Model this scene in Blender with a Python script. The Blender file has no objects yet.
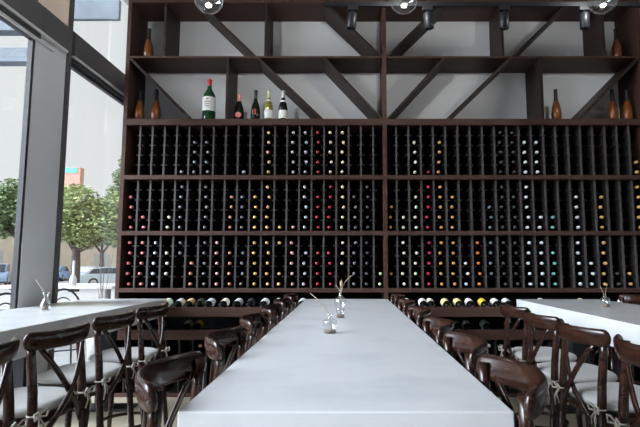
import bpy, bmesh, math, random
from mathutils import Vector, Matrix
PI = math.pi
SC = bpy.context.scene
COL = SC.collection
random.seed(7)

# ------------------------------------------------------------------ camera, sky, lights, exposure
CAM_H = 1.275
cd = bpy.data.cameras.new('camera'); cam = bpy.data.objects.new('camera', cd); COL.objects.link(cam)
cam.location = (0, 0, CAM_H)
cam.rotation_euler = (PI/2 + math.atan(49.5/489), 0, 0)
cd.sensor_width = 36; cd.lens = 489/640*36
cd.shift_x = -27/640
cd.clip_start = 0.02; cd.clip_end = 600
SC.camera = cam

def build_world():
    w = bpy.data.worlds.new('world'); SC.world = w; w.use_nodes = True
    nt = w.node_tree; nt.nodes.clear(); N = nt.nodes.new; L = nt.links.new
    out = N('ShaderNodeOutputWorld'); bg = N('ShaderNodeBackground')
    tc = N('ShaderNodeTexCoord')
    nrm = N('ShaderNodeVectorMath'); nrm.operation = 'NORMALIZE'; L(tc.outputs['Generated'], nrm.inputs[0])
    def glow(d, p, k):
        v = Vector(d).normalized()
        dt = N('ShaderNodeVectorMath'); dt.operation = 'DOT_PRODUCT'; dt.inputs[1].default_value = v; L(nrm.outputs[0], dt.inputs[0])
        mx = N('ShaderNodeMath'); mx.operation = 'MAXIMUM'; mx.inputs[1].default_value = 0; L(dt.outputs['Value'], mx.inputs[0])
        pw = N('ShaderNodeMath'); pw.operation = 'POWER'; pw.inputs[1].default_value = p; L(mx.outputs[0], pw.inputs[0])
        ml = N('ShaderNodeMath'); ml.operation = 'MULTIPLY'; ml.inputs[1].default_value = k; L(pw.outputs[0], ml.inputs[0])
        return ml.outputs[0]
    a = glow((-0.84, -0.34, 0.43), 14, 44.0)     # hazy sun side of the sky, beyond the window wall
    b = glow((0.05, -1.0, 0.40), 6, 1.0)        # haze behind the camera, beyond the street front
    s = N('ShaderNodeMath'); s.operation = 'ADD'; L(a, s.inputs[0]); L(b, s.inputs[1])
    bg.inputs['Color'].default_value = (0.965, 0.985, 1.0, 1); bg.inputs['Strength'].default_value = 0.93
    bg2 = N('ShaderNodeBackground'); bg2.inputs['Color'].default_value = (0.90, 0.97, 1.10, 1); L(s.outputs[0], bg2.inputs['Strength'])
    ad = N('ShaderNodeAddShader'); L(bg.outputs[0], ad.inputs[0]); L(bg2.outputs[0], ad.inputs[1])
    L(ad.outputs[0], out.inputs['Surface'])
build_world()
SC.view_settings.view_transform = 'Standard'; SC.view_settings.look = 'None'
SC.view_settings.gamma = 1; SC.view_settings.use_curve_mapping = False
SC.view_settings.exposure = 0.0
def portal(name, loc, rot, sx, sy):
    l = bpy.data.lights.new(name, 'AREA'); l.shape = 'RECTANGLE'; l.size = sx; l.size_y = sy; l.cycles.is_portal = True
    o = bpy.data.objects.new(name, l); COL.objects.link(o); o.location = loc; o.rotation_euler = rot
portal('window_portal', (-2.70, 2.3, 2.2), (0, -PI/2, 0), 4.4, 6.6)
portal('street_front_portal', (1.85, -3.66, 1.3), (PI/2, 0, 0), 1.9, 2.4)
sl = bpy.data.lights.new('sun', 'SUN'); sl.energy = 1.7; sl.angle = 0.2; sl.color = (1, .96, .9)
so = bpy.data.objects.new('sun', sl); COL.objects.link(so)
so.rotation_euler = Vector((-0.55, 0.45, -0.75)).to_track_quat('-Z', 'Y').to_euler()

# ------------------------------------------------------------------ materials
GLOBE_W = 19.0                                  # fill light added inside the unlit globes to brighten the white back panels
MAT = {}
def mat(name, color, rough=0.5, metal=0.0, spec=0.5, coat=0.0, c2=None, scale=6.0, stretch=(1, 1, 1), bump=0.0, detail=4, lo=.35, hi=.65):
    if name in MAT: return MAT[name]
    m = bpy.data.materials.new(name); m.use_nodes = True; nt = m.node_tree
    p = nt.nodes['Principled BSDF']; N = nt.nodes.new; L = nt.links.new
    p.inputs['Base Color'].default_value = (*color, 1); p.inputs['Roughness'].default_value = rough
    p.inputs['Metallic'].default_value = metal; p.inputs['Specular IOR Level'].default_value = spec
    p.inputs['Coat Weight'].default_value = coat; p.inputs['Coat Roughness'].default_value = 0.12
    tc = N('ShaderNodeTexCoord'); mp = N('ShaderNodeMapping'); mp.inputs['Scale'].default_value = stretch
    L(tc.outputs['Object'], mp.inputs['Vector'])
    nz = N('ShaderNodeTexNoise'); nz.inputs['Scale'].default_value = scale; nz.inputs['Detail'].default_value = detail
    L(mp.outputs[0], nz.inputs['Vector'])
    if c2 is None: c2 = tuple(min(1, c*1.12) for c in color)
    rp = N('ShaderNodeValToRGB'); rp.color_ramp.elements[0].position = lo; rp.color_ramp.elements[1].position = hi
    rp.color_ramp.elements[0].color = (*color, 1); rp.color_ramp.elements[1].color = (*c2, 1)
    L(nz.outputs['Fac'], rp.inputs['Fac']); L(rp.outputs['Color'], p.inputs['Base Color'])
    if bump:
        b = N('ShaderNodeBump'); b.inputs['Strength'].default_value = bump; b.inputs['Distance'].default_value = 0.01
        L(nz.outputs['Fac'], b.inputs['Height']); L(b.outputs[0], p.inputs['Normal'])
    MAT[name] = m; return m
def glass(name, tint=(1, 1, 1), refl=1.0, rough=0.0, ior=1.45):
    m = bpy.data.materials.new(name); m.use_nodes = True; nt = m.node_tree; nt.nodes.clear(); N = nt.nodes.new; L = nt.links.new
    o = N('ShaderNodeOutputMaterial'); mx = N('ShaderNodeMixShader'); t = N('ShaderNodeBsdfTransparent'); g = N('ShaderNodeBsdfGlossy')
    t.inputs['Color'].default_value = (*tint, 1); g.inputs['Roughness'].default_value = rough; g.inputs['Color'].default_value = (refl, refl, refl, 1)
    lw = N('ShaderNodeLayerWeight'); lw.inputs['Blend'].default_value = .5          # Schlick: the same from both sides of a pane
    pw = N('ShaderNodeMath'); pw.operation = 'POWER'; pw.inputs[1].default_value = 5; L(lw.outputs['Facing'], pw.inputs[0])
    f0 = ((ior-1)/(ior+1))**2
    f = N('ShaderNodeMath'); f.operation = 'MULTIPLY_ADD'; f.inputs[1].default_value = 1-f0; f.inputs[2].default_value = f0; L(pw.outputs[0], f.inputs[0])
    nz = N('ShaderNodeTexNoise'); nz.inputs['Scale'].default_value = 3; bp = N('ShaderNodeBump'); bp.inputs['Strength'].default_value = 0.02
    L(nz.outputs['Fac'], bp.inputs['Height']); L(bp.outputs[0], g.inputs['Normal'])
    L(f.outputs[0], mx.inputs['Fac']); L(t.outputs[0], mx.inputs[1]); L(g.outputs[0], mx.inputs[2]); L(mx.outputs[0], o.inputs['Surface'])
    MAT[name] = m; return m
rack_wood = mat('rack_wood', (.020, .012, .0095), .5, spec=.2, c2=(.040, .024, .019), scale=5, stretch=(1, 6, 9), bump=.05)
rack_edge = mat('rack_edge', (.054, .026, .019), .5, spec=.2, c2=(.075, .039, .029), scale=4, stretch=(1, 8, 10), bump=.05)
divider_m = mat('divider_shaded_wood', (.020, .016, .0155), .6, spec=.15, c2=(.028, .023, .022), scale=6, stretch=(4, 4, 1))  # divider sides: shade between the cells put into the wood colour
lit_edge_m = mat('divider_lit_wood', (.055, .046, .045), .5, spec=.3, c2=(.072, .062, .061), scale=6, stretch=(4, 4, 1))  # same wood, lighter: window light on the front edges put into the colour
peg_m = mat('peg_metal', (.14, .13, .13), .35, metal=.6)
rack_dark = mat('rack_back', (.005, .005, .007), .7, spec=.1)
panel_white = mat('back_panel_white', (.90, .91, .92), .6, c2=(.92, .93, .94), scale=2)
chair_wood = mat('chair_wood', (.013, .0052, .0036), .2, spec=.3, coat=.15, c2=(.031, .0125, .008), scale=9, stretch=(1, 1, 5), detail=6)
marble = mat('white_marble', (.60, .605, .61), .2, spec=.32, c2=(.52, .525, .535), scale=3.5, detail=9, lo=.5, hi=.72)
fabric = mat('cushion_fabric', (.42, .41, .40), .9, c2=(.47, .46, .45), scale=120, bump=.15)
cord = mat('tie_cord', (.38, .35, .30), .9, scale=80)
frame_dark = mat('window_frame_dark', (.085, .083, .082), .45, scale=30)
frame_black = mat('window_gasket', (.03, .03, .032), .5)
frame_light = mat('shade_track', (.55, .55, .54), .4, scale=10)
pillar_m = mat('pillar_paint', (.60, .62, .63), .75, c2=(.63, .65, .66), scale=3)
wall_m = mat('wall_paint', (.30, .29, .28), .8, scale=3)
ceil_m = mat('ceiling_paint', (.50, .50, .50), .85, scale=3)
floor_m = mat('floor_concrete', (.36, .31, .235), .32, c2=(.47, .41, .32), scale=1.6, detail=8)
win_glass = glass('window_glass', (.97, .985, .98), .8)
clear_glass = glass('clear_glass', (.95, .965, .975), 1.0, 0.02, 1.65)
globe_glass = glass('globe_glass', (.985, .99, .99), 1.0, 0.03, 1.55)
black_metal = mat('black_metal', (.012, .012, .014), .45, spec=.3, scale=40)
steel = mat('brushed_metal', (.35, .35, .36), .3, metal=.9, scale=40)
sand = mat('sand_brown', (.16, .11, .08), .95, c2=(.24, .17, .13), scale=150)
twig_m = mat('dry_twig', (.30, .23, .15), .85, c2=(.4, .32, .22), scale=50)
bottle_dark = mat('bottle_black_glass', (.004, .005, .004), .2, spec=.25, scale=20)
bottle_green = mat('bottle_green_glass', (.010, .055, .016), .08, spec=.6, scale=20)
bottle_olive = mat('bottle_olive_glass', (.20, .19, .03), .1, spec=.6, scale=20)
bottle_rosewood = mat('bottle_amber', (.13, .038, .011), .2, spec=.4, c2=(.21, .066, .017), scale=14, stretch=(1, 1, .3))

# ------------------------------------------------------------------ mesh helpers
class MB:
    def __init__(s): s.bm = bmesh.new()
    def face(s, vs, smooth=False):
        try:
            f = s.bm.faces.new(vs); f.smooth = smooth; return f
        except ValueError: return None
    def box(s, x0, x1, y0, y1, z0, z1, bev=0.0, seg=2):
        b = bmesh.new() if bev else s.bm
        v = [b.verts.new(p) for p in ((x0,y0,z0),(x1,y0,z0),(x1,y1,z0),(x0,y1,z0),(x0,y0,z1),(x1,y0,z1),(x1,y1,z1),(x0,y1,z1))]
        for q in ((0,3,2,1),(4,5,6,7),(0,1,5,4),(1,2,6,5),(2,3,7,6),(3,0,4,7)): b.faces.new([v[i] for i in q])
        if bev:
            bmesh.ops.bevel(b, geom=b.edges[:], offset=bev, segments=seg, profile=.5, affect='EDGES')
            s.merge(b)
        return s
    def merge(s, b, M=None):
        mp = {}
        for v in b.verts: mp[v] = s.bm.verts.new(M @ v.co if M else v.co)
        for f in b.faces:
            g = s.face([mp[v] for v in f.verts], f.smooth)
        b.free()
    def prism(s, pts, axis, a0, a1, bev=0.0, smooth=False):   # polygon pts extruded along an axis
        b = bmesh.new()
        def P(p, a):
            return (a, p[0], p[1]) if axis == 'x' else ((p[0], a, p[1]) if axis == 'y' else (p[0], p[1], a))
        r0 = [b.verts.new(P(p, a0)) for p in pts]; r1 = [b.verts.new(P(p, a1)) for p in pts]
        n = len(pts); b.faces.new(r0); b.faces.new(r1[::-1])
        for i in range(n):
            f = b.faces.new((r0[i], r1[i], r1[(i+1) % n], r0[(i+1) % n])); f.smooth = smooth
        bmesh.ops.recalc_face_normals(b, faces=b.faces[:])
        if bev: bmesh.ops.bevel(b, geom=b.edges[:], offset=bev, segments=2, profile=.5, affect='EDGES')
        s.merge(b); return s
    def lathe(s, prof, n=16, c=(0, 0, 0), smooth=True, cap0=True, cap1=True):
        rings = []
        for r, z in prof:
            if r < 1e-5: rings.append([s.bm.verts.new((c[0], c[1], c[2]+z))])
            else: rings.append([s.bm.verts.new((c[0]+r*math.cos(2*PI*i/n), c[1]+r*math.sin(2*PI*i/n), c[2]+z)) for i in range(n)])
        for a, b in zip(rings, rings[1:]):
            for i in range(n):
                j = (i+1) % n
                if len(a) == 1 and len(b) == 1: continue
                if len(a) == 1: s.face((a[0], b[j], b[i]), smooth)
                elif len(b) == 1: s.face((a[i], a[j], b[0]), smooth)
                else: s.face((a[i], a[j], b[j], b[i]), smooth)
        if cap0 and len(rings[0]) > 1: s.face(rings[0][::-1])
        if cap1 and len(rings[-1]) > 1: s.face(rings[-1])
        return s
    def tube(s, pts, rad, n=8, smooth=True, flat=1.0):       # round (or flattened) tube along points
        pts = [Vector(p) for p in pts]; k = len(pts)
        if not hasattr(rad, '__len__'): rad = [rad]*k
        ref = None; rings = []
        for i in range(k):
            t = (pts[min(i+1, k-1)]-pts[max(i-1, 0)]).normalized()
            if ref is None: ref = Vector((0, 0, 1)) if abs(t.z) < .9 else Vector((1, 0, 0))
            u = (ref - t*ref.dot(t)).normalized(); w = t.cross(u); ref = u
            rings.append([s.bm.verts.new(pts[i]+(u*math.cos(2*PI*j/n)+w*flat*math.sin(2*PI*j/n))*rad[i]) for j in range(n)])
        for a, b in zip(rings, rings[1:]):
            for j in range(n): s.face((a[j], a[(j+1) % n], b[(j+1) % n], b[j]), smooth)
        s.face(rings[0][::-1]); s.face(rings[-1]); return s
    def sweep(s, secs, smooth=True):                        # list of closed rings of points
        rings = [[s.bm.verts.new(p) for p in r] for r in secs]
        n = len(rings[0])
        for a, b in zip(rings, rings[1:]):
            for j in range(n): s.face((a[j], a[(j+1) % n], b[(j+1) % n], b[j]), smooth)
        s.face(rings[0][::-1]); s.face(rings[-1]); return s
    def sphere(s, c, r, seg=16, rings=10, sc=(1, 1, 1)):
        prof = [(r*math.sin(PI*i/rings), -r*math.cos(PI*i/rings)) for i in range(rings+1)]
        b = MB(); b.lathe(prof, seg)
        s.merge(b.bm, Matrix.Translation(c) @ Matrix.Diagonal((*sc, 1)))
        return s
    def mesh(s, name, m):
        bmesh.ops.recalc_face_normals(s.bm, faces=s.bm.faces[:])
        me = bpy.data.meshes.new(name); s.bm.to_mesh(me); s.bm.free(); me.materials.append(m); return me
    def build(s, name, m, parent=None):
        o = bpy.data.objects.new(name, s.mesh(name, m)); COL.objects.link(o)
        if parent is not None: o.parent = parent
        return o
def link(name, me, parent=None):
    o = bpy.data.objects.new(name, me); COL.objects.link(o)
    if parent is not None: o.parent = parent
    return o
def tag(o, label=None, cat=None, group=None, kind=None):
    if label: o['label'] = label
    if cat: o['category'] = cat
    if group: o['group'] = group
    if kind: o['kind'] = kind
    return o
def empty(name, loc=(0, 0, 0), rz=0.0):
    o = bpy.data.objects.new(name, None); COL.objects.link(o); o.location = loc; o.rotation_euler = (0, 0, rz); o.empty_display_size = .1
    return o
def dup(o, parent=None):
    c = o.copy(); COL.objects.link(c)
    if parent is not None: c.parent = parent
    for ch in list(o.children): dup(ch, c)
    return c
def structure(mb, name, m): return tag(mb.build(name, m), kind='structure')
ORD = ['zeroth','first','second','third','fourth','fifth','sixth','seventh','eighth','ninth','tenth','eleventh','twelfth','thirteenth','fourteenth','fifteenth','sixteenth','seventeenth','eighteenth','nineteenth','twentieth','twenty-first']

# ------------------------------------------------------------------ room shell
XL, XR, YB, YF, ZC = -2.57, 5.0, -3.5, 5.62, 4.45
structure(MB().box(XL-.15, XR+.15, YB-.15, YF+.15, -.12, 0), 'floor', floor_m)
structure(MB().box(XL-.15, XR+.15, YB-.15, YF+.15, ZC, ZC+.15), 'ceiling', ceil_m)
structure(MB().box(XR, XR+.15, YB, YF, 0, ZC), 'wall_right', wall_m)
structure(MB().box(XL+.01, XR+.15, YF, YF+.15, 0, ZC), 'wall_back', wall_m)
w = MB(); w.box(2.8, XR+.15, YB-.15, YB, 0, ZC); w.box(XL-.15, .9, YB-.15, YB, 0, ZC); w.box(.9, 2.8, YB-.15, YB, 2.5, ZC); w.box(.9, 2.8, YB-.15, YB, 0, .1)
structure(w, 'wall_front', wall_m)
structure(MB().box(XL-.06, XL, YB, -1.0, 0, ZC), 'wall_side', wall_m)
structure(MB().box(XL-.045, XL, 3.875, 4.31, 0, 3.30, .003), 'wall_left', pillar_m)
structure(MB().box(XL-.045, XL, 3.875, 4.31, 3.30, ZC), 'trim_5', mat('infill_beige', (.78, .63, .52), .7, scale=3))
# window wall on the left: frames, transom and panes
t = MB(); t.box(XL-.10, XL+.05, YB, 3.885, 3.19, 3.40, .004); t.box(XL+.0005, XL+.05, 3.885, 4.30, 3.19, 3.40); t.box(XL-.10, XL+.05, 4.36, 5.62, 3.19, 3.40, .004)
structure(t, 'trim_1', frame_dark)
structure(MB().box(XL-.05, XL+.025, 4.31, 4.355, 0, ZC, .004), 'trim_2', frame_dark)
t = MB(); t.box(XL-.02, XL+.045, YB, 4.26, 3.165, 3.188); t.box(XL-.05, XL+.02, YB, 4.10, 3.105, 3.125); t.box(XL-.02, XL+.045, 4.37, 5.6, 3.165, 3.188)
structure(t, 'trim_3', frame_light)
t = MB(); t.box(XL-.06, XL+.03, YB, 3.89, 3.126, 3.164); t.box(XL-.06, XL+.03, 4.36, 5.6, 3.13, 3.164)
structure(t, 'trim_4', frame_black)
def pane(n, y0, y1, z0, z1):
    f = MB()
    for a, b, c_, d in ((y0, y0+.03, z0, z1), (y1-.03, y1, z0, z1), (y0, y1, z0, z0+.05), (y0, y1, z1-.03, z1)):
        f.box(XL-.045, XL-.005, a, b, c_, d)
    fo = tag(f.build('window_%d' % n, frame_black), kind='structure')
    MB().box(XL-.034, XL-.026, y0+.03, y1-.03, z0+.03, z1-.02).build('pane', win_glass, fo)
n = 0
for (y0, y1) in ((2.0, 3.875), (4.355, 5.62), (0.1, 2.0), (-1.0, 0.1)):
    for (z0, z1) in ((0.0, 3.13), (3.40, ZC)):
        n += 1; pane(n, y0, y1, z0, z1)
f = MB(); f.box(.9, .96, YB-.12, YB-.03, .1, 2.5); f.box(2.74, 2.8, YB-.12, YB-.03, .1, 2.5); f.box(1.82, 1.88, YB-.12, YB-.03, .1, 2.5); f.box(.9, 2.8, YB-.12, YB-.03, .1, .16)
fo = structure(f, 'window_11', frame_black); MB().box(.96, 2.74, YB-.08, YB-.072, .16, 2.5).build('pane', win_glass, fo)

# ------------------------------------------------------------------ wine racks
D0, D1 = 5.10, 5.53
MW, X0L, XM, X1R = 2.80, -2.396, .404, 3.204
TIERS = [(2.20, 2.743), (1.608, 2.155), (1.015, 1.564)]
NC = 21
PITCH = .1316
def div_x(side, c): return (-2.22 if side == 'left' else .528) + PITCH*(c-1)     # divider on the right of column c
def col_x(side, c): return div_x(side, c) - PITCH/2
def rack(side):
    x0 = X0L if side == 'left' else XM; x1 = x0+MW
    root = empty('wine_rack', ((x0+x1)/2, D0, 0))
    tag(root, 'tall dark wood wine rack on the %s, %s' % (side, 'beside the windows' if side == 'left' else 'on the darker side of the room'), 'wine rack', 'built-in wine racks')
    root.matrix_world
    def part(mb, name, m):
        o = mb.build(name, m, root); o.location = (-(x0+x1)/2, -D0, 0); return o
    tw = .042 if side == 'left' else .021
    tr = .042 if side == 'right' else .021
    part(MB().box(x0, x0+tw, D0, D1, .0, 4.16, .002), 'side_panel', rack_edge)
    part(MB().box(x1-tr, x1, D0, D1, .0, 4.16, .002), 'side_panel', rack_edge)
    part(MB().box(x0, x1, D1, D1+.02, 0, 2.78), 'dark_back_panel', rack_dark)
    part(MB().box(x0, x1, D1, D1+.02, 2.78, 4.16), 'white_back_panel', panel_white)
    for z0, z1 in ((2.743, 2.81), (2.155, 2.20), (1.564, 1.608), (.973, 1.015), (3.486, 3.507), (4.116, 4.16)):
        part(MB().box(x0+tw, x1-tr, D0, D1, z0, z1, .002), 'shelf', rack_edge)
    def mx(x): return x if side == 'left' else 2*XM - x
    for x, za, zb in ((-1.985, 3.507, 4.116), (-.885, 3.507, 4.116), (-1.291, 2.81, 3.486)):
        part(MB().box(mx(x)-.013, mx(x)+.013, D0, D1, za, zb), 'upright_panel', rack_wood)
    for (xa, za, xb, zb) in ((-1.62, 4.116, -1.0, 3.507), (-.965, 3.486, -.27, 2.81), (-2.355, 3.486, -1.68, 2.81), (-.24, 4.116, .375, 3.507), (-.245, 3.486, .38, 2.81)):
        h = .0185                               # half thickness measured along x
        pts = [(mx(xa-h), za), (mx(xa+h), za), (mx(xb+h), zb), (mx(xb-h), zb)]
        lim = mx(XM-.021)
        pts = [((min(p[0], lim) if side == 'left' else max(p[0], lim)), p[1]) for p in pts]
        part(MB().prism(pts, 'y', D0, D1), 'diagonal_panel', rack_wood)
    for ti, (z0, z1) in enumerate(TIERS):
        for c in range(1, NC):
            x = div_x(side, c)
            m = MB(); m.box(x-.0085, x+.0085, D0+.05, D1, z0, z1)
            for k in range(1, 5):
                zz = z0+.041+.1075*k-.031
                m.box(x-.036, x-.026, D0+.055, D0+.36, zz-.005, zz+.005); m.box(x+.026, x+.036, D0+.055, D0+.36, zz-.005, zz+.005)
                m.box(x-.036, x+.036, D0+.045, D0+.055, zz-.006, zz+.005); m.box(x-.036, x+.036, D0+.34, D0+.35, zz-.005, zz+.003)
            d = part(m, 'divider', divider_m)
            MB().box(x-.0095, x+.0095, D0+.038, D0+.05, z0, z1).build('lit_edge', lit_edge_m, d)  # added strip that carries the painted light on the divider's front edge
    return root
rack('left'); rack('right')

# display counter along the foot of each rack
BF = 4.82
def counter(side):
    x0 = X0L if side == 'left' else XM; x1 = x0+MW; cx = (x0+x1)/2
    root = empty('bottle_display_counter', (cx, BF, 0))
    tag(root, 'low dark wood display counter with tilted bottle shelves below the %s rack' % side, 'display counter', 'bottle display counters')
    def part(mb, name, m):
        o = mb.build(name, m, root); o.location = (-cx, -BF, 0); return o
    part(MB().box(x0+.001, x0+.03, BF+.02, D0, 0, .86), 'side_panel', rack_wood)
    part(MB().box(x1-.03, x1-.001, BF+.02, D0, 0, .86), 'side_panel', rack_wood)
    for z0, z1 in ((.756, .847), (.536, .631)):
        part(MB().box(x0, x1, BF, BF+.025, z0, z1, .002), 'front_board', rack_edge)
        part(MB().prism([(BF+.02, z0+.01), (D0-.001, z0+.055), (D0-.001, z0+.075), (BF+.02, z0+.03)], 'x', x0+.03, x1-.03), 'tilted_shelf', rack_wood)
    part(MB().box(x0, x1, BF, BF+.025, 0.0, .035, .002), 'kickboard', rack_edge)
    for c in range(1, NC):
        x = div_x(side, c)-(PITCH/2 if side == 'left' else 0)
        part(MB().box(x-.008, x+.008, BF+.03, D0-.001, .035, .545), 'divider', divider_m)
counter('left'); counter('right')

# ------------------------------------------------------------------ wine bottles in the racks
FOIL = {'red': (.42, .012, .035), 'crimson': (.50, .008, .06), 'gold': (.80, .50, .15), 'amber': (.68, .32, .08), 'cream': (.86, .70, .45),
        'silver': (.50, .53, .58), 'white': (.78, .80, .84), 'grey': (.15, .16, .175), 'charcoal': (.06, .056, .055), 'pink': (.60, .17, .17),
        'rose': (.70, .38, .36), 'copper': (.62, .24, .13), 'orange': (.85, .22, .02), 'ivory': (.72, .70, .52), 'teal': (.16, .50, .42), 'slate': (.12, .18, .22), 'green': (.50, .58, .32)}
BODY = [(0, .004), (.030, 0), (.039, .004), (.041, .012), (.041, .185), (.038, .203), (.026, .222), (.0165, .235), (.0140, .25)]
bottle_me = MB().lathe(BODY, 14, cap1=False).mesh('wine_bottle', bottle_dark)
def foil_me(cname):
    c = FOIL[cname]
    m = mat('foil_'+cname, c, .38, metal=.15, scale=60, c2=tuple(min(1, v*1.1) for v in c))
    return MB().lathe([(.0150, .262), (.0155, .272), (.0158, .296), (.0145, .301), (.0, .302)], 12, cap0=False).mesh('foil_capsule', m)
FM = {k: foil_me(k) for k in FOIL}
GRID = {
 ('left', 0): [(5,'5','grey'),(6,'2345','grey'),(7,'2345','grey'),(10,'5','silver'),(12,'12345','gold'),(14,'12345','silver'),(15,'12345','silver'),(16,'12345','red'),(17,'12345','cream'),(18,'12345','cream')],
 ('left', 1): [(1,'2345','pink'),(2,'45','pink'),(4,'45','ivory'),(5,'12345','grey'),(7,'12345','grey'),(9,'2345','copper'),(10,'2345','grey'),(11,'2345','gold'),(12,'12345','gold'),(13,'5','gold'),(14,'5','rose'),(15,'12345','silver'),(16,'2345','red'),(17,'12345','red'),(18,'12345','cream'),(19,'2345','grey'),(20,'12345','charcoal')],
 ('left', 2): [(1,'12345','pink'),(2,'12345','pink'),(3,'12345','silver'),(4,'234','ivory'),(5,'12','grey'),(6,'345','copper'),(7,'12345','grey'),(8,'12345','rose'),(9,'2345','copper'),(10,'2345','grey'),(11,'12345','gold'),(12,'12345','gold'),(13,'145','gold'),(14,'12345','rose'),(15,'2345','silver'),(16,'2345','red'),(17,'2345','red'),(18,'123','cream'),(19,'12345','grey'),(20,'12345','charcoal'),(21,'45','green')],
 ('right', 0): [(3,'2345','ivory'),(4,'5','crimson'),(5,'2345','amber'),(10,'12345','charcoal'),(11,'12345','charcoal'),(12,'2345','white'),(13,'2345','white'),(21,'45','gold')],
 ('right', 1): [(1,'345','amber'),(2,'45','ivory'),(3,'2345','ivory'),(4,'12345','crimson'),(5,'12345','amber'),(6,'2345','amber'),(9,'345','slate'),(10,'12345','charcoal'),(11,'2345','charcoal'),(12,'12345','white'),(13,'45','white'),(14,'45','teal'),(16,'2345','white'),(18,'2345','gold'),(21,'12345','gold')],
 ('right', 2): [(1,'4','amber'),(2,'12345','ivory'),(3,'2345','ivory'),(4,'12345','crimson'),(5,'12345','amber'),(6,'12345','amber'),(7,'345','white'),(8,'12345','orange'),(9,'1234','slate'),(10,'12345','charcoal'),(11,'12345','charcoal'),(12,'12345','white'),(13,'12345','white'),(14,'2345','teal'),(16,'12345','white'),(17,'345','white'),(18,'12345','gold'),(19,'45','charcoal'),(20,'45','gold')],
}
def lay_bottle(x, y, z, foil, label, group):
    b = link('wine_bottle', bottle_me); b.location = (x, y, z); b.rotation_euler = (PI/2, 0, random.uniform(-.035, .035))
    link('foil_capsule', FM[foil], b)
    return tag(b, label, 'wine bottle', group)
TN = ['top', 'middle', 'bottom']; RN = ['topmost', 'second', 'third', 'fourth', 'lowest']
for (side, ti), cols in GRID.items():
    for c, rows, foil in cols:
        for r in rows:
            r = int(r)
            z = TIERS[ti][0]+.041+.1075*(5-r)+.0005
            lay_bottle(col_x(side, c)+random.uniform(-.004, .004), D0+.34, z, foil,
                       '%s-foiled bottle, %s slot of the %s column, %s tier, %s rack' % (foil, RN[r-1], ORD[c], TN[ti], side),
                       'wine bottles in the %s tier of the %s rack' % (TN[ti], side))
for side, c, row, foil in (('left', 5, 1, 'teal'), ('left', 8, 1, 'gold'), ('left', 8, 2, 'gold'), ('right', 8, 1, 'white'), ('right', 9, 1, 'white'), ('right', 9, 2, 'white'), ('right', 13, 1, 'grey'), ('right', 15, 1, 'orange')):
    z = .035+.042+.0985*(5-row)
    lay_bottle(col_x(side, c)-(PITCH/2 if side == 'left' else 0), BF+.36, z, foil, '%s-foiled bottle in %s row, %s column, beneath the %s display shelves' % (foil, RN[row-1], ORD[c], side), 'bottles beneath the display shelves')

# display bottles lying on the two tilted shelves, necks to the room
def label_band(r, z0, z1, n=16):
    return MB().lathe([(r, z0), (r, z1)], n, cap0=False, cap1=False)
LBL = {'white': (.78, .79, .80), 'pale grey': (.52, .54, .56), 'cream': (.80, .74, .62), 'tan': (.62, .42, .20), 'pale green': (.55, .60, .45), 'pale yellow': (.74, .66, .30), 'yellow': (.80, .55, .04), 'black': (.02, .02, .022)}
lab_me = {k: label_band(.0418, .055, .165).mesh('paper_label', mat('label_'+k, v, .7, scale=40)) for k, v in LBL.items()}
def display(x, shelf, lab, side, where, foil='charcoal'):
    z0 = .756 if shelf == 'upper' else .536
    b = link('wine_bottle', bottle_me)
    a = math.radians(10)
    # tilted shelf runs from (BF+.02, z0+.03) up to (D0, z0+.075)
    y_end = BF+.345; zc = z0+.03+(y_end-BF-.02)*.045/.26+.0425
    b.location = (x, y_end, zc); b.rotation_euler = (PI/2+a, 0, random.uniform(-.05, .05))
    link('foil_capsule', FM[foil], b); link('paper_label', lab_me[lab], b)
    tag(b, '%s-labelled bottle lying on the %s %s display shelf, %s' % (lab, shelf, side, where), 'wine bottle', 'bottles on the display shelves')
def dx(px): return (px-347)/489*5.02
ul = [(169.5,'pale green'),(182,'pale grey'),(192,'tan'),(202,'black'),(212.5,'pale grey'),(226.5,'cream'),(240,'white'),(252,'black'),(266.5,'white'),(280,'white'),(296,'white'),(304,'pale grey')]
for i, (px, lab) in enumerate(ul): display(dx(px)-.01, 'upper', lab, 'left', '%s from the left' % ORD[i+1])
for i, (px, lab) in enumerate([(163,'white'),(190.5,'pale grey'),(201,'yellow')]): display(dx(px)-.01, 'lower', lab, 'left', '%s from the left' % ORD[i+1])
ur = [(394,'pale green'),(405,'white'),(421.5,'white'),(429,'cream'),(443.5,'pale yellow'),(456,'pale yellow'),(468,'white'),(481,'yellow'),(493.5,'white'),(505,'white'),(540,'white'),(580,'pale yellow'),(622,'white')]
for i, (px, lab) in enumerate(ur): display(dx(px)+.01, 'upper', lab, 'right', '%s from the left' % ORD[i+1])
for i, (px, lab) in enumerate([(454,'pale yellow'),(464,'white'),(482,'pale grey'),(507,'white')]): display(dx(px)+.01, 'lower', lab, 'right', '%s from the left' % ORD[i+1])

# ------------------------------------------------------------------ bottles standing on the open shelves
SY = D0+.11
def amber_bottle(x, z, label, k=1.0):
    m = MB().lathe([(0, .003), (.036, 0), (.041, .005), (.046, .045), (.047, .075), (.041, .13), (.027, .185), (.017, .215), (.0145, .225)], 18, cap1=False)
    b = m.build('amber_bottle', bottle_rosewood); b.location = (x, SY, z)
    MB().lathe([(.0225, .200), (.0180, .222), (.0165, .29), (.018, .296), (.018, .312), (.014, .318), (0, .318)], 14, cap0=False).build('black_neck_foil', black_metal, b)
    b.scale = (1.14, 1.14, 1.14*k)
    return tag(b, label, 'bottle', 'amber teardrop bottles on the open shelves')
U, Lw = 3.507, 2.81
amber_bottle(-2.20, U, 'amber teardrop bottle alone on the upper open shelf by the windows')
amber_bottle(-2.27, Lw, 'amber teardrop bottle on lower open shelf tucked against the left side panel', .98)
amber_bottle(-2.09, Lw, 'amber teardrop bottle on lower open shelf right of the leftmost corner bottle')
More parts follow.
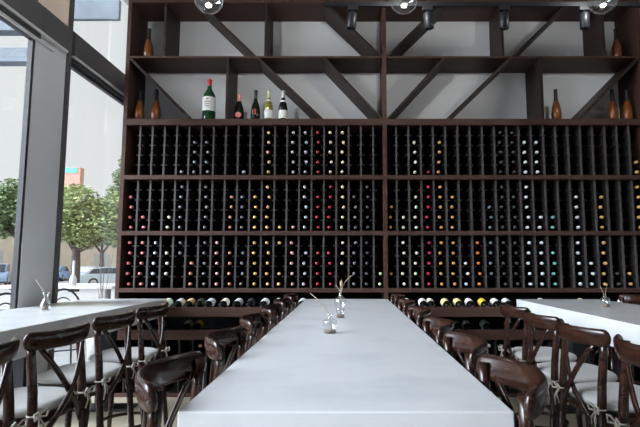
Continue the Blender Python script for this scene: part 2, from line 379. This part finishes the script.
amber_bottle(2.99, U, 'amber teardrop bottle alone on the upper open shelf at the far right')
amber_bottle(2.29, Lw, 'amber teardrop bottle alone in the lower right compartment with white back')
amber_bottle(2.91, Lw, 'amber teardrop bottle just right of the last diagonal panel')
amber_bottle(3.07, Lw, 'amber teardrop bottle in the right corner, rightmost on the lower open shelf')
def standing(x, z, name, prof, glassm, neck, neck_c, labs, label, n=20):
    b = MB().lathe(prof, n, cap1=False).build(name, glassm); b.location = (x, SY, z)
    MB().lathe(neck, n, cap0=False).build('neck_foil', mat('neck_'+name+str(x), neck_c, .4, scale=40), b)
    for (nm, pr, c) in labs:
        MB().lathe(pr, n, cap0=False, cap1=False).build(nm, mat(nm+str(x), c, .7, scale=40), b)
    b.scale = (1.13, 1.13, 1.13)
    return tag(b, label, 'bottle')
mag = [(0, .004), (.050, 0), (.060, .006), (.062, .02), (.062, .225), (.060, .248), (.050, .275), (.032, .302), (.0215, .325), (.0195, .36)]
b = standing(-1.51, Lw, 'magnum_bottle', mag, bottle_green, [(.0198, .355), (.021, .40), (.023, .402), (.023, .415), (.018, .42), (0, .42)], (.45, .02, .03),
         [('paper_label', [(.0628, .095), (.0628, .232)], (.82, .82, .78))], 'large green magnum with white label and red neck foil')
m = MB(); m.prism([(-.012, .205), (0, .200), (.012, .205), (.010, .218), (-.010, .218)], 'y', -.0650, -.0636); m.build('crest_mark', mat('crest_gold', (.55, .25, .05), .5), b)
for k in range(3): MB().box(-.032+.006*k, .032-.006*k, -.0648, -.0640, .178-.02*k, .183-.02*k).build('label_print', mat('label_ink', (.25, .22, .2), .7), b)
ros = [(0, .003), (.040, 0), (.047, .006), (.049, .05), (.048, .09), (.041, .135), (.026, .175), (.018, .20), (.016, .215)]
b = standing(-1.18, Lw, 'sparkling_bottle', ros, bottle_dark, [(.018, .195), (.0185, .25), (.019, .256), (.019, .268), (.014, .273), (0, .273)], (.72, .30, .26), [], 'small black sparkling bottle with pink neck foil and round pink label')
m = MB()
rings = []
for q in (0, .35, .7, 1.0):
    rings.append([m.bm.verts.new((.031*q*math.cos(2*PI*i/20), -math.sqrt(.0500**2-(.031*q*math.cos(2*PI*i/20))**2)-.0008, .055+.027*q*math.sin(2*PI*i/20))) for i in range(20 if q else 1)])
for a_, b_ in zip(rings, rings[1:]):
    for i in range(20):
        if len(a_) == 1: m.face((a_[0], b_[i], b_[(i+1) % 20]))
        else: m.face((a_[i], b_[i], b_[(i+1) % 20], a_[(i+1) % 20]))
m.build('oval_label', mat('oval_pink', (.78, .25, .22), .6, scale=30), b)
slim = [(0, .003), (.040, 0), (.046, .006), (.047, .05), (.046, .10), (.036, .155), (.022, .20), (.0155, .225), (.0145, .24)]
b = standing(-1.0, Lw, 'sparkling_bottle', slim, bottle_dark, [(.016, .225), (.0165, .29), (.018, .294), (.018, .308), (.013, .313), (0, .313)], (.02, .02, .022), [], 'black sparkling bottle with small red emblem, between pink-foiled and olive bottles')
m = MB(); m.box(-.008, .010, -.0478, -.0455, .085, .110); m.box(-.002, .013, -.0478, -.0455, .060, .083); m.build('red_emblem', mat('emblem_red', (.60, .02, .02), .5), b)
burg = [(0, .003), (.034, 0), (.042, .005), (.043, .015), (.043, .125), (.038, .160), (.024, .21), (.0155, .235), (.0145, .25)]
nk = [(.0155, .225), (.0158, .29), (.0165, .291), (.0165, .305), (.012, .309), (0, .309)]
b = standing(-.858, Lw, 'white_wine_bottle', burg, bottle_olive, nk, (.62, .60, .40), [('paper_label', [(.0436, .025), (.0436, .108)], (.80, .80, .78)), ('collar_label', [(.0300, .195), (.0225, .215)], (.75, .75, .72))], 'olive glass wine bottle with white label and pale neck foil')
b = standing(-.70, Lw, 'white_wine_bottle', burg, bottle_dark, nk, (.72, .70, .64), [('paper_label', [(.0436, .025), (.0436, .105)], (.80, .79, .74)), ('collar_label', [(.0325, .187), (.0250, .207)], (.75, .74, .70))], 'dark glass wine bottle with cream label, rightmost of the standing group')

# ------------------------------------------------------------------ tables
def table(x0, x1, y0, y1, label):
    cx = (x0+x1)/2; r = empty('dining_table', (cx, (y0+y1)/2, 0)); tag(r, label, 'table', 'long white stone dining tables')
    def part(mb, name, m):
        o = mb.build(name, m, r); o.location = (-cx, -(y0+y1)/2, 0); return o
    part(MB().box(x0, x1, y0, y1, .765, .93, .003), 'tabletop', marble)
    for yy in (y0+.35, (y0+y1)/2+.3, y1-.35):
        part(MB().box(cx-.06, cx+.06, yy-.06, yy+.06, .02, .765, .004), 'leg', black_metal)
        part(MB().box(cx-.26, cx+.26, yy-.10, yy+.10, 0, .02, .004), 'foot_plate', black_metal)
table(-.395, .39, 1.18, 4.77, 'long white stone table in the middle, running toward the wine racks')
table(-2.53, -1.75, 1.18, 4.81, 'long white stone table against the window wall')
table(1.625, 2.41, 1.18, 4.75, 'long white stone table on the right, in shade')

# ------------------------------------------------------------------ chairs
def chair_meshes():
    P = {}
    # crest: wide bentwood band curved around the sitter, top edge leaning outward
    secs = []; R = .30; ccx = -.215+R
    def ring(th, k):
        out = Vector((-math.cos(th), math.sin(th), 0)); base = Vector((ccx, 0, .962))+out*R
        pr = []
        hh, tt = .038*k, .0145*max(k, .35)
        for i in range(14):
            q = 2*PI*i/14; a = tt*math.copysign(abs(math.cos(q))**.85, math.cos(q)); b = hh*math.copysign(abs(math.sin(q))**.75, math.sin(q))
            pr.append(base + out*(a + .14*b) + Vector((0, 0, b)))
        return pr
    T = math.radians(42)
    steps = [(-T-.085, .12), (-T-.078, .45), (-T-.06, .72), (-T-.03, .92), (-T, 1)]+[(-T+2*T*i/18, 1) for i in range(1, 18)]+[(T, 1), (T+.03, .92), (T+.06, .72), (T+.078, .45), (T+.085, .12)]
    for th, k in steps: secs.append(ring(th, k))
    P['crest_rail'] = MB().sweep(secs).mesh('crest_rail', chair_wood)
    for sgn, nm in ((1, 'a'), (-1, 'b')):
        P['rear'+nm] = MB().tube([(-.129, sgn*.180, .978), (-.133, sgn*.180, .90), (-.148, sgn*.181, .76), (-.155, sgn*.183, .64), (-.175, sgn*.187, .40), (-.215, sgn*.198, 0)], [.0165, .017, .018, .019, .017, .014], 12).mesh('rear_leg', chair_wood)
        P['front'+nm] = MB().tube([(.165, sgn*.165, .63), (.172, sgn*.17, .35), (.19, sgn*.185, 0)], [.019, .017, .013], 12).mesh('front_leg', chair_wood)
        # bent cross strip: from one end of the crest, across the back, to the far rear leg
        off = .007*sgn; pts = []
        for i in range(13):
            u = i/12; y = sgn*((.158-.316*u) if u < .5 else -.336*(u-.5)); z = .940-.42*u if u < .5 else .730-.34*(u-.5)
            x = -.152-.040*math.sin(PI*u)-.010*u+off
            pts.append(Vector((x, y, z)))
        secs = []
        for i, p in enumerate(pts):
            tg = (pts[min(i+1, 12)]-pts[max(i-1, 0)]).normalized(); nx = Vector((1, 0, 0)); nx = (nx-tg*nx.dot(tg)).normalized(); w_ = tg.cross(nx)
            hw = .0125+.003*i/12
            secs.append([p+w_*hw*a+nx*.0055*b for a, b in ((-1, -.5), (-.8, -1), (.8, -1), (1, -.5), (1, .5), (.8, 1), (-.8, 1), (-1, .5))])
        P['cross'+nm] = MB().sweep(secs).mesh('cross_strip', chair_wood)
    # seat
    outl = []
    for i in range(32):
        q = 2*PI*i/32; cx_, sy_ = math.cos(q), math.sin(q)
        outl.append((.015+.195*math.copysign(abs(cx_)**.75, cx_), .205*math.copysign(abs(sy_)**.75, sy_)*(1+.06*cx_)))
    P['seat'] = MB().prism(outl, 'z', .622, .657, .006, True).mesh('seat', chair_wood)
    m = MB(); zz = .26
    ringp = [(.165*math.cos(2*PI*i/24), .165*math.sin(2*PI*i/24), zz) for i in range(25)]
    m.tube([(x-.005, y, z) for x, y, z in ringp], .011, 8)
    P['foot_ring'] = m.mesh('foot_ring', chair_wood)
    for sgn, nm in ((1, 'a'), (-1, 'b')): P['brace'+nm] = MB().tube([(.165, sgn*.165, .46), (.02, sgn*.185, .565), (-.155, sgn*.178, .615)], .009, 8).mesh('seat_brace', chair_wood)
    return P
CP = chair_meshes()
def make_chair():
    r = empty('counter_chair')
    for key, nm in (('seat', 'seat'), ('crest_rail', 'crest_rail'), ('reara', 'rear_leg'), ('rearb', 'rear_leg'), ('fronta', 'front_leg'), ('frontb', 'front_leg'), ('crossa', 'cross_strip'), ('crossb', 'cross_strip'), ('foot_ring', 'foot_ring'), ('bracea', 'seat_brace'), ('braceb', 'seat_brace')):
        link(nm, CP[key], r)
    return r
def cushion_meshes():
    b = bmesh.new(); n = 36; rings = []
    for sc, z in ((.80, 0), (.96, .004), (1.0, .018), (.97, .032), (.85, .041), (.5, .046)):
        rg = []
        for i in range(n):
            q = 2*PI*i/n; cx_, sy_ = math.cos(q), math.sin(q)
            rg.append(b.verts.new((.02+sc*.195*math.copysign(abs(cx_)**.7, cx_), sc*.205*math.copysign(abs(sy_)**.7, sy_)*(1+.05*cx_), z)))
        rings.append(rg)
    for a, c in zip(rings, rings[1:]):
        for i in range(n):
            f = b.faces.new((a[i], a[(i+1) % n], c[(i+1) % n], c[i])); f.smooth = True
    b.faces.new(rings[0][::-1]); f = b.faces.new(rings[-1]); f.smooth = True
    m = MB(); m.merge(b); pad = m.mesh('seat_cushion', fabric)
    ties = []
    for sgn in (1, -1):
        m = MB(); o = Vector((-.178, sgn*.183, .012))
        m.tube([(-.14, sgn*.15, .012), (-.165, sgn*.158, .015), o], .0035, 6)
        m.tube([o+Vector((.022*math.cos(a)+.020, .023*math.sin(a), .004)) for a in [2*PI*i/12 for i in range(13)]], .0035, 6)
        m.sphere(o, .009, 8, 6)
        m.tube([o, o+Vector((-.012, sgn*.02, .022)), o+Vector((-.012, sgn*.045, .020)), o+Vector((-.012, sgn*.040, -.005)), o], .0042, 6)
        m.tube([o, o+Vector((-.014, -sgn*.025, .026)), o+Vector((-.014, -sgn*.045, .016)), o+Vector((-.012, -sgn*.035, -.006)), o], .0042, 6)
        m.tube([o, o+Vector((-.014, sgn*.010, -.04)), o+Vector((-.010, sgn*.016, -.085))], .0036, 6)
        m.tube([o, o+Vector((-.014, -sgn*.014, -.03)), o+Vector((-.008, -sgn*.024, -.065))], .0036, 6)
        ties.append(m.mesh('tie', cord))
    return pad, ties
PAD, TIES = cushion_meshes()
chair0 = None
def place_chair(x, y, rz, label, group):
    global chair0
    if chair0 is None: r = chair0 = make_chair()
    else: r = dup(chair0)
    r.location = (x, y, 0); r.rotation_euler = (0, 0, rz); tag(r, label, 'chair', group)
def place_cushion(x, y, rz, label):
    c = link('seat_cushion', PAD); c.location = (x, y, .6575); c.rotation_euler = (0, 0, rz)
    for t_ in TIES: link('tie', t_, c)
    tag(c, label, 'cushion', 'grey tie-on seat cushions')
rank = ['nearest', 'second nearest', 'third nearest', 'fourth nearest', 'fifth nearest', 'farthest']
for i in range(6):
    place_chair(-.325, (1.38, 1.99, 2.60, 3.20, 3.76, 4.32)[i], random.uniform(-.02, .02), 'dark bentwood chair on the left of the middle table, %s of six' % rank[i], 'chairs left of the middle table')
for i in range(6):
    place_chair(.277, (1.33, 1.84, 2.39, 3.02, 3.66, 4.30)[i], PI+random.uniform(-.02, .02), 'dark bentwood chair on the right of the middle table, %s of six' % rank[i], 'chairs right of the middle table')
for i, (x, y, a) in enumerate(((-1.40, 1.69, .0), (-1.40, 2.19, .0), (-1.43, 2.76, .03), (-1.43, 3.28, .03))):
    w_ = ['nearest', 'second nearest', 'third nearest', 'farthest'][i]
    place_chair(x, y, PI+a, 'dark cross-back chair at the window table, %s of the four in its row' % w_, 'chairs at the window table')
    place_cushion(x, y, PI+a, 'pale grey cushion tied to the %s chair at the window table' % w_)
for i, (x, y, a) in enumerate(((1.20, 1.74, 0), (1.21, 2.28, .0), (1.225, 2.77, -.02), (1.26, 3.30, -.0))):
    w_ = ['nearest', 'second nearest', 'third nearest', 'farthest'][i]
    place_chair(x, y, a, 'dark cross-back chair on aisle side of the right table, %s of four' % w_, 'chairs on the aisle side of the right table')
    place_cushion(x, y, a, 'grey cushion tied to the %s aisle-side chair at the right table' % w_)
for i, y in enumerate((3.25, 3.75, 4.25)):
    w_ = ['nearest', 'middle', 'farthest'][i]
    place_chair(2.33, y, PI, 'dark bentwood chair on the far side of the right table, %s of three' % w_, 'chairs on the far side of the right table')
    place_cushion(2.33, y, PI, 'grey cushion on the %s far-side chair of the right table' % w_)

# ------------------------------------------------------------------ vases with dry twigs
def vase(name, x, y, prof, label, sand_r, sand_h, twigs, n=24, square=False):
    outer = prof; inner = [(max(r-.003, .001), z+.003) for r, z in prof[::-1]]
    v = MB().lathe([(0, 0)]+outer+inner[:-1]+[(0, .004)], n, cap0=False, cap1=False).build(name, clear_glass)
    v.location = (x, y, .93)
    if square: v.rotation_euler = (0, 0, PI/4)
    tag(v, label, 'vase', 'glass bud vases with dry twigs')
    MB().lathe([(0, .005), (sand_r, .005), (sand_r, sand_h), (0, sand_h+.002)], n, cap0=False, cap1=False).build('sand', sand, v)
    m = MB()
    for pts in twigs: m.tube(pts, [.0022]*(len(pts)-1)+[.0012], 6)
    m.build('dry_twig', twig_m, v); return v
vase('bud_vase', -.085, 2.47, [(.030, 0), (.035, .004), (.036, .05), (.034, .060), (.016, .068), (.012, .075), (.012, .088), (.015, .092)],
     'squat clear jar with one long twig leaning left, on the middle table', .030, .016, [[(.01, 0, .01), (-.002, 0, .09), (-.045, 0, .15), (-.10, .01, .195)]])
v = vase('bud_vase', -.042, 3.16, [(.026, 0), (.029, .004), (.029, .055), (.026, .066), (.036, .078), (.038, .10), (.034, .118), (.018, .128), (.012, .138), (.011, .168), (.015, .176)],
     'tall double-bulb glass vase with curling twigs, on the middle table', .024, .022, [[(0, 0, .01), (.002, 0, .17), (.03, 0, .225), (.065, .01, .262), (.085, .01, .268)], [(0, 0, .01), (.004, 0, .19), (.006, 0, .245)], [(.0, 0, .02), (-.004, 0, .17), (-.03, 0, .205)]])
m = MB(); m.sphere((.006, 0, .215), .010, 10, 8, (1, 1, 2.0)); m.build('seed_head', twig_m, v)
vase('bud_vase', -2.215, 3.64, [(.026, 0), (.035, .006), (.037, .03), (.030, .055), (.016, .078), (.015, .10), (.025, .128)],
     'small flask-shaped glass vase with two twigs, on the window table', .024, .022, [[(0, 0, .01), (-.01, 0, .11), (-.05, 0, .18), (-.085, .0, .225)], [(.004, 0, .01), (-.008, 0, .12), (-.03, 0, .165)]])
vase('bud_vase', 2.03, 3.90, [(.030, 0), (.035, .004), (.036, .050), (.035, .066), (.022, .075), (.013, .082), (.013, .092), (.016, .096)],
     'small glass jar vase with a forked twig, on the right table', .031, .026, [[(0, 0, .01), (-.006, 0, .10), (-.03, 0, .165)], [(0, 0, .01), (.006, 0, .10), (.014, 0, .14), (.03, 0, .185)]])

# ------------------------------------------------------------------ pendant globes, light track and spots
for x, lab in ((-1.16, 'clear glass globe pendant at upper left, nearest the windows'), (.478, 'clear glass globe pendant above the post between the two racks'), (2.145, 'clear glass globe pendant at upper right')):
    r = empty('globe_pendant', (x, 3.90, ZC)); tag(r, lab, 'pendant lamp', 'clear glass globe pendants')
    zc = -.97
    R = .122
    prof = [(R*math.sin(a), -R*math.cos(a)) for a in [math.radians(22+ (168-22)*i/18) for i in range(19)]]
    inn = [(p[0]*.965, p[1]*.965) for p in prof[::-1]]
    MB().lathe(prof+inn+[prof[0]], 32, (0, 0, zc), cap0=False, cap1=False).build('glass_globe', globe_glass, r)
    MB().lathe([(0, .105), (.030, .105), (.032, .16), (.012, .18), (0, .18)], 16, (0, 0, zc), cap0=False, cap1=False).build('socket', black_metal, r)
    m = MB(); m.sphere((0, 0, zc+.055), .030, 14, 10, (1, 1, 1.25)); m.build('bulb', clear_glass, r)
    pl = bpy.data.lights.new('panel_fill_light', 'POINT'); pl.energy = GLOBE_W; pl.shadow_soft_size = .024; pl.color = (1.0, .97, .94)  # added fill for the back panels, not the pendant's own glow
    po = bpy.data.objects.new('panel_fill_light', pl); COL.objects.link(po); po.parent = r; po.location = (0, 0, zc+.06)
    MB().tube([(0, 0, zc+.17), (0, 0, 0)], .003, 6).build('cord', black_metal, r)
    MB().lathe([(0, -.03), (.05, -.025), (.055, 0), (0, 0)], 16, cap0=False, cap1=False).build('ceiling_rose', black_metal, r)
TY = 4.15; TZ = 3.545
tr = MB().box(-.19, 3.6, TY-.018, TY+.018, TZ, TZ+.04).build('light_track', black_metal); tag(tr, 'black light track running along the top of the racks', 'light track')
m = MB()
for x in (.3, 1.7, 3.1): m.tube([(x, TY, TZ+.04), (x, TY, ZC)], .006, 6)
m.build('suspension_rod', black_metal, tr)
for x, tilt, lab in ((.052, .10, 'black track spotlight left of the post between the racks'), (.715, -.12, 'black track spotlight right of the middle globe pendant'), (1.40, .02, 'black track spotlight second from the right'), (2.11, -.06, 'black track spotlight beside the right globe pendant')):
    r = empty('track_spotlight', (x, TY, TZ)); r.scale = (1.3, 1.3, 1.2); tag(r, lab, 'spotlight', 'black track spotlights')
    MB().box(-.035, .035, -.016, .016, -.030, -.0005, .003).build('adapter', black_metal, r)
    m = MB(); m.tube([(0, 0, -.03), (0, 0, -.05)], .008, 8); m.build('stem', black_metal, r)
    h = MB().lathe([(0, 0), (.026, -.002), (.032, -.012), (.032, -.115), (.029, -.12), (.027, -.115), (.025, -.09), (0, -.088)], 20, cap0=False, cap1=False).build('lamp_head', mat('spot_paint', (.012, .013, .016), .4, spec=.3), r)
    h.location = (0, 0, -.045); h.rotation_euler = (.1, tilt, 0)
    MB().lathe([(0, -.1), (.0255, -.1)], 16, cap0=False, cap1=False).build('lens', mat('lens_glass', (.3, .3, .32), .1), h)

# ------------------------------------------------------------------ outside the windows
GZ = -.45
structure(MB().box(-9.0, XL-.16, -14, 16, -.25, -.02), 'patio_paving', mat('paving', (.22, .22, .22), .9, c2=(.26, .26, .255), scale=4))
structure(MB().box(-140, -9.0, -60, 200, GZ-.2, GZ), 'road', mat('asphalt_pale', (.25, .25, .25), .95, c2=(.30, .30, .30), scale=2))
structure(MB().box(-9.0, XL-.16, 16, 200, GZ-.2, GZ), 'side_street', mat('asphalt_pale', (.42, .42, .41)))
structure(MB().box(-34, -28.5, -60, 200, GZ, GZ+.15), 'far_sidewalk', mat('sidewalk', (.36, .35, .33), .9, scale=3))
structure(MB().box(-9.0, 40, -14, YB-.2, -.25, -.02), 'front_paving', mat('paving', (.34, .335, .33)))
# canopy beams
def beam(x0, x1, y0, y1, z0, z1, lab):
    o = MB().box(x0, x1, y0, y1, z0, z1, .004).build('canopy_beam', mat('canopy_metal', (.11, .135, .165), .6, c2=(.16, .19, .225), scale=3)); tag(o, lab, 'canopy beam', 'canopy beams outside the windows'); return o
cs = MB().box(-4.3, XL-.12, -3.0, 4.95, 4.60, 4.72).build('canopy_shade_slab', mat('canopy_metal', (.11, .135, .165), .6, c2=(.16, .19, .225), scale=3)); tag(cs, 'unseen canopy slab added outside to shade the window table from high sky', 'canopy')  # out of view, put in to cut high sky light on the window table
beam(-8.5, -2.80, 4.5, 4.62, 3.19, 3.33, 'lower pale blue canopy beam outside the left window pane')
beam(-8.5, -2.80, 4.5, 4.62, 3.50, 3.68, 'upper blue-grey canopy beam outside the left window pane')
beam(-8.5, -2.80, 5.72, 5.78, 4.25, 4.50, 'grey canopy beam outside the upper right window pane')
# parked cars
tyre = mat('tyre', (.015, .015, .016), .8); car_glass = mat('car_glass', (.03, .04, .05), .08)
def car(x, y, rz, paint, label, suv=False, name='parked_car'):
    r = empty(name, (x, y, GZ), rz); tag(r, label, 'car', 'parked cars')
    pm = mat('paint_'+label[:12], paint, .25, coat=.6, scale=20)
    k = 1.16 if suv else 1.0
    low = [(-2.2, .35), (-2.25, .62), (-2.15, .88*k), (-1.6, .95*k), (.85, .93*k), (1.9, .80*k), (2.2, .62), (2.25, .35), (1.78, .25), (-1.75, .25)]
    MB().prism([(p[0], p[1]) for p in low], 'y', -.88, .88, .05).build('body', pm, r)
    top = [(-2.0, .93*k), (-1.55, 1.34*k) if not suv else (-1.85, 1.40*k), (-.6, 1.45*k), (.25, 1.42*k), (1.05, .92*k)]
    MB().prism(top, 'y', -.74, .74, .05).build('roof_pillars', pm, r)
    g = [(-1.70, .97*k), (-1.40, 1.30*k), (-.6, 1.38*k), (.20, 1.35*k), (.82, .97*k)]
    for s_ in (1, -1): MB().prism(g, 'y', s_*.742, s_*.752).build('side_window', car_glass, r)
    w0 = MB(); w0.prism([(.36, 1.40*k), (.40, 1.41*k), (1.06, .96*k), (1.02, .95*k)], 'y', -.62, .62); w0.build('windscreen', car_glass, r)
    for sx in (-1.35, 1.35):
        for sy in (1, -1):
            wv = MB().lathe([(0, -.1), (.24, -.1), (.33, -.09), (.33, .09), (.24, .1), (0, .1)], 20, cap0=False, cap1=False).build('wheel', tyre, r)
            wv.location = (sx, sy*.80, .33); wv.rotation_euler = (PI/2, 0, 0)
            MB().lathe([(0, .105), (.20, .105), (.21, .095), (0, .095)], 14, cap0=False, cap1=False).build('hub', steel, wv)
            MB().lathe([(0, -.105), (.20, -.105), (.21, -.095), (0, -.095)], 14, cap0=False, cap1=False).build('hub', steel, wv)
    return r
car(-26.8, 37.6, math.radians(-60), (.20, .28, .40), 'silver-blue sports utility car parked beyond the left window pane', True)
car(-28.2, 48.0, math.radians(104), (.10, .20, .42), 'blue car parked beside the dark trunk')
car(-23.5, 45.0, math.radians(104), (.42, .44, .47), 'pale silver sedan parked right of the dark trunk')
car(-17.2, 36.5, math.radians(25), (.40, .45, .50), 'pale car nearest the wine rack edge of the window')
# low buildings across the street
bw = mat('stucco_beige', (.50, .44, .36), .9, c2=(.56, .50, .42), scale=1); bg_ = mat('garage_grey', (.36, .37, .37), .8, scale=2)
r = empty('low_building', (-34, 58, GZ)); tag(r, 'low beige building across the street behind the parked cars', 'building')
def bpart(nm, m_, *b):
    o = MB().box(*b).build(nm, m_, r); o.location = (34, -58, -GZ); return o
bpart('wall', bw, -44, -34, 20, 120, GZ, 4.6)
bpart('roof_edge', bg_, -44.2, -33.8, 19.8, 120.2, 4.6, 4.9)
for y0 in (44, 52, 66, 76): bpart('garage_door', bg_, -34.0, -33.95, y0, y0+4.5, GZ, 2.5)
r = empty('brick_building', (-60, 104, GZ)); tag(r, 'tall brick building with a teal sign band far behind the trees', 'building')
brick = mat('brick_far', (.36, .20, .15), .9, c2=(.42, .26, .20), scale=3)
def bpart2(nm, m_, *b):
    o = MB().box(*b).build(nm, m_, r); o.location = (60, -104, -GZ); return o
bpart2('wall', brick, -64, -55.3, 100, 101.5, GZ, 21.0)
bpart2('sign_band', mat('sign_teal', (.08, .42, .42), .6), -62.5, -56.0, 99.9, 100, 19.9, 20.9)
for i in range(2): bpart2('window', car_glass, -63+3*i, -61.5+3*i, 99.95, 100, 15.5, 17.5)
# trees
def leaves(mb, c, rad, count, size):
    for _ in range(count):
        while True:
            p = Vector((random.uniform(-1, 1), random.uniform(-1, 1), random.uniform(-1, 1)))
            if .25 < p.length < 1: break
        p = Vector(c)+Vector((p.x*rad[0], p.y*rad[1], p.z*rad[2]))
        q = Matrix.Rotation(random.uniform(0, 2*PI), 3, 'Z') @ Matrix.Rotation(random.uniform(-1.2, 1.2), 3, 'X')
        s_ = size*random.uniform(.6, 1.3)
        vs = [mb.bm.verts.new(p+q @ Vector(v)) for v in ((-s_*.5, 0, 0), (0, -s_*.35, .02), (s_*.6, 0, 0), (0, s_*.35, .02))]
        mb.face(vs)
def tree(x, y, trunk_r, h_trunk, blobs, label, leafc, seed, size=.22, dens=800):
    random.seed(seed)
    r = empty('street_tree', (x, y, GZ)); tag(r, label, 'tree', 'street trees outside')
    m = MB(); m.tube([(0, 0, 0), (.05, 0, h_trunk*.5), (.0, .05, h_trunk)], [trunk_r*1.15, trunk_r, trunk_r*.8], 10)
    for b_ in blobs: m.tube([(0, .05, h_trunk*.92), ((b_[0])*.5, b_[1]*.5, (h_trunk+b_[2])*.5), (b_[0], b_[1], b_[2])], [trunk_r*.55, trunk_r*.35, trunk_r*.12], 7)
    m.build('trunk', mat('bark', (.045, .032, .03), .95, c2=(.075, .055, .048), scale=8), r)
    f_ = MB()
    for bx, by, bz, br in blobs: leaves(f_, (bx, by, bz), (br, br, br*.85), int(dens*br*br), size)
    f_.build('foliage', leafc, r)
leaf1 = mat('leaf_light', (.22, .285, .11), .75, c2=(.36, .42, .19), scale=1.2); leaf2 = mat('leaf_mid', (.13, .185, .085), .8, c2=(.21, .27, .13), scale=1.0)
tree(-16.6, 30, .27, 2.6, [(-.7, 0, 4.2, 1.5), (.8, .4, 4.4, 1.6), (0, -.3, 5.3, 1.5), (1.9, 0, 4.2, 1.3), (-1.5, .3, 4.0, 1.2), (2.2, .5, 5.2, 1.2), (.5, 0, 3.5, 1.1), (2.6, .3, 3.6, 1.0)], 'leafy green tree with dark trunk beyond the right window pane', leaf1, 3)
tree(-17.6, 38, .22, 4.0, [(0, 0, 8.4, .9), (.4, 0, 9.6, .8), (-.5, 0, 7.2, .8), (.6, .3, 6.2, 1.2), (.2, .3, 5.2, 1.2)], 'taller thin tree rising beside the wine rack edge', leaf2, 5)
tree(-21.6, 32, .20, 3.6, [(-1.4, 0, 5.2, 1.6), (.2, .3, 5.6, 1.7), (1.2, 0, 5.0, 1.4), (-.3, 0, 6.2, 1.3), (-2.4, 0, 6.0, 1.4), (.8, .2, 4.2, 1.0), (-1.2, 0, 4.1, 1.0)], 'leafy tree beyond the left window pane', leaf2, 8)
tree(-27.5, 55, .25, 3.0, [(0, 0, 5.5, 2.3), (1.8, 0, 5.0, 1.9), (-1.8, 0, 4.8, 1.9)], 'distant tree behind the leafy dark-trunked tree', leaf2, 11)
# patio table, vase, chairs and bare twigs
r = empty('patio_table', (-4.45, 7.9, -.02)); tag(r, 'white patio table outside the right window pane', 'table')
pt = mat('patio_white', (.46, .46, .47), .5)
MB().box(-.95, .95, -.55, .55, .91, .95, .004).build('tabletop', pt, r)
for sx in (-.85, .85):
    for sy in (-.45, .45): MB().box(sx-.03, sx+.03, sy-.03, sy+.03, 0, .91).build('leg', black_metal, r)
MB().box(-.85, .85, -.46, -.44, .55, .60).build('rail', black_metal, r)
v = MB().lathe([(0, 0), (.045, 0), (.050, .01), (.050, .10), (.035, .14), (.018, .17), (.017, .36), (.022, .38)], 18, cap1=False).build('bottle_vase', mat('ceramic_white', (.55, .56, .57), .3)); v.location = (-4.22, 7.6, .93)
tag(v, 'white long-necked bottle vase on the patio table', 'vase')
def patio_chair(x, y, rz, lab):
    r = empty('patio_chair', (x, y, -.02), rz); tag(r, lab, 'chair', 'black metal patio chairs')
    hoop = lambda w_, h_, z_: [(-.2, -w_*math.cos(PI*i/14), z_+h_*math.sin(PI*i/14)) for i in range(15)]
    m = MB(); m.tube([(-.22, -.2, 0)]+hoop(.20, .30, .68)+[(-.22, .2, 0)], .012, 8); m.tube(hoop(.12, .20, .68), .008, 8); m.build('back_hoop', black_metal, r)
    MB().lathe([(0, .64), (.20, .64), (.205, .65), (.20, .665), (0, .67)], 24, cap0=False, cap1=False).build('seat', black_metal, r)
    for sy in (-.17, .17): MB().tube([(.14, sy*.8, .65), (.2, sy, 0)], .011, 8).build('leg', black_metal, r)
    for zz in (.25,):
        MB().tube([(-.21, -.2, zz), (-.21, .2, zz)], .008, 6).build('stretcher', black_metal, r)
patio_chair(-3.55, 6.15, 2.2, 'black metal hoop-back patio chair outside the right window pane')
patio_chair(-3.72, 5.25, 2.6, 'black metal hoop-back patio chair outside the left window pane')
r = empty('twig_planter', (-3.42, 6.9, -.02)); tag(r, 'planter of bare dry twigs outside by the wine rack edge', 'planter')
MB().lathe([(0, 0), (.14, 0), (.18, .45), (.165, .45), (.15, .40), (0, .40)], 20, cap0=False, cap1=False).build('pot', mat('pot_grey', (.4, .4, .39), .8), r)
m = MB(); random.seed(21)
for _ in range(14):
    a = random.uniform(0, 2*PI); q = random.uniform(.03, .16); h = random.uniform(.9, 1.6)
    m.tube([(0.04*math.cos(a), .04*math.sin(a), .38), (q*.5*math.cos(a), q*.5*math.sin(a), .38+(h-.38)*.5), (q*math.cos(a+.3), q*math.sin(a+.3), h)], [.005, .0035, .0015], 5)
m.build('twigs', mat('bare_twig', (.12, .10, .085), .9, scale=30), r)
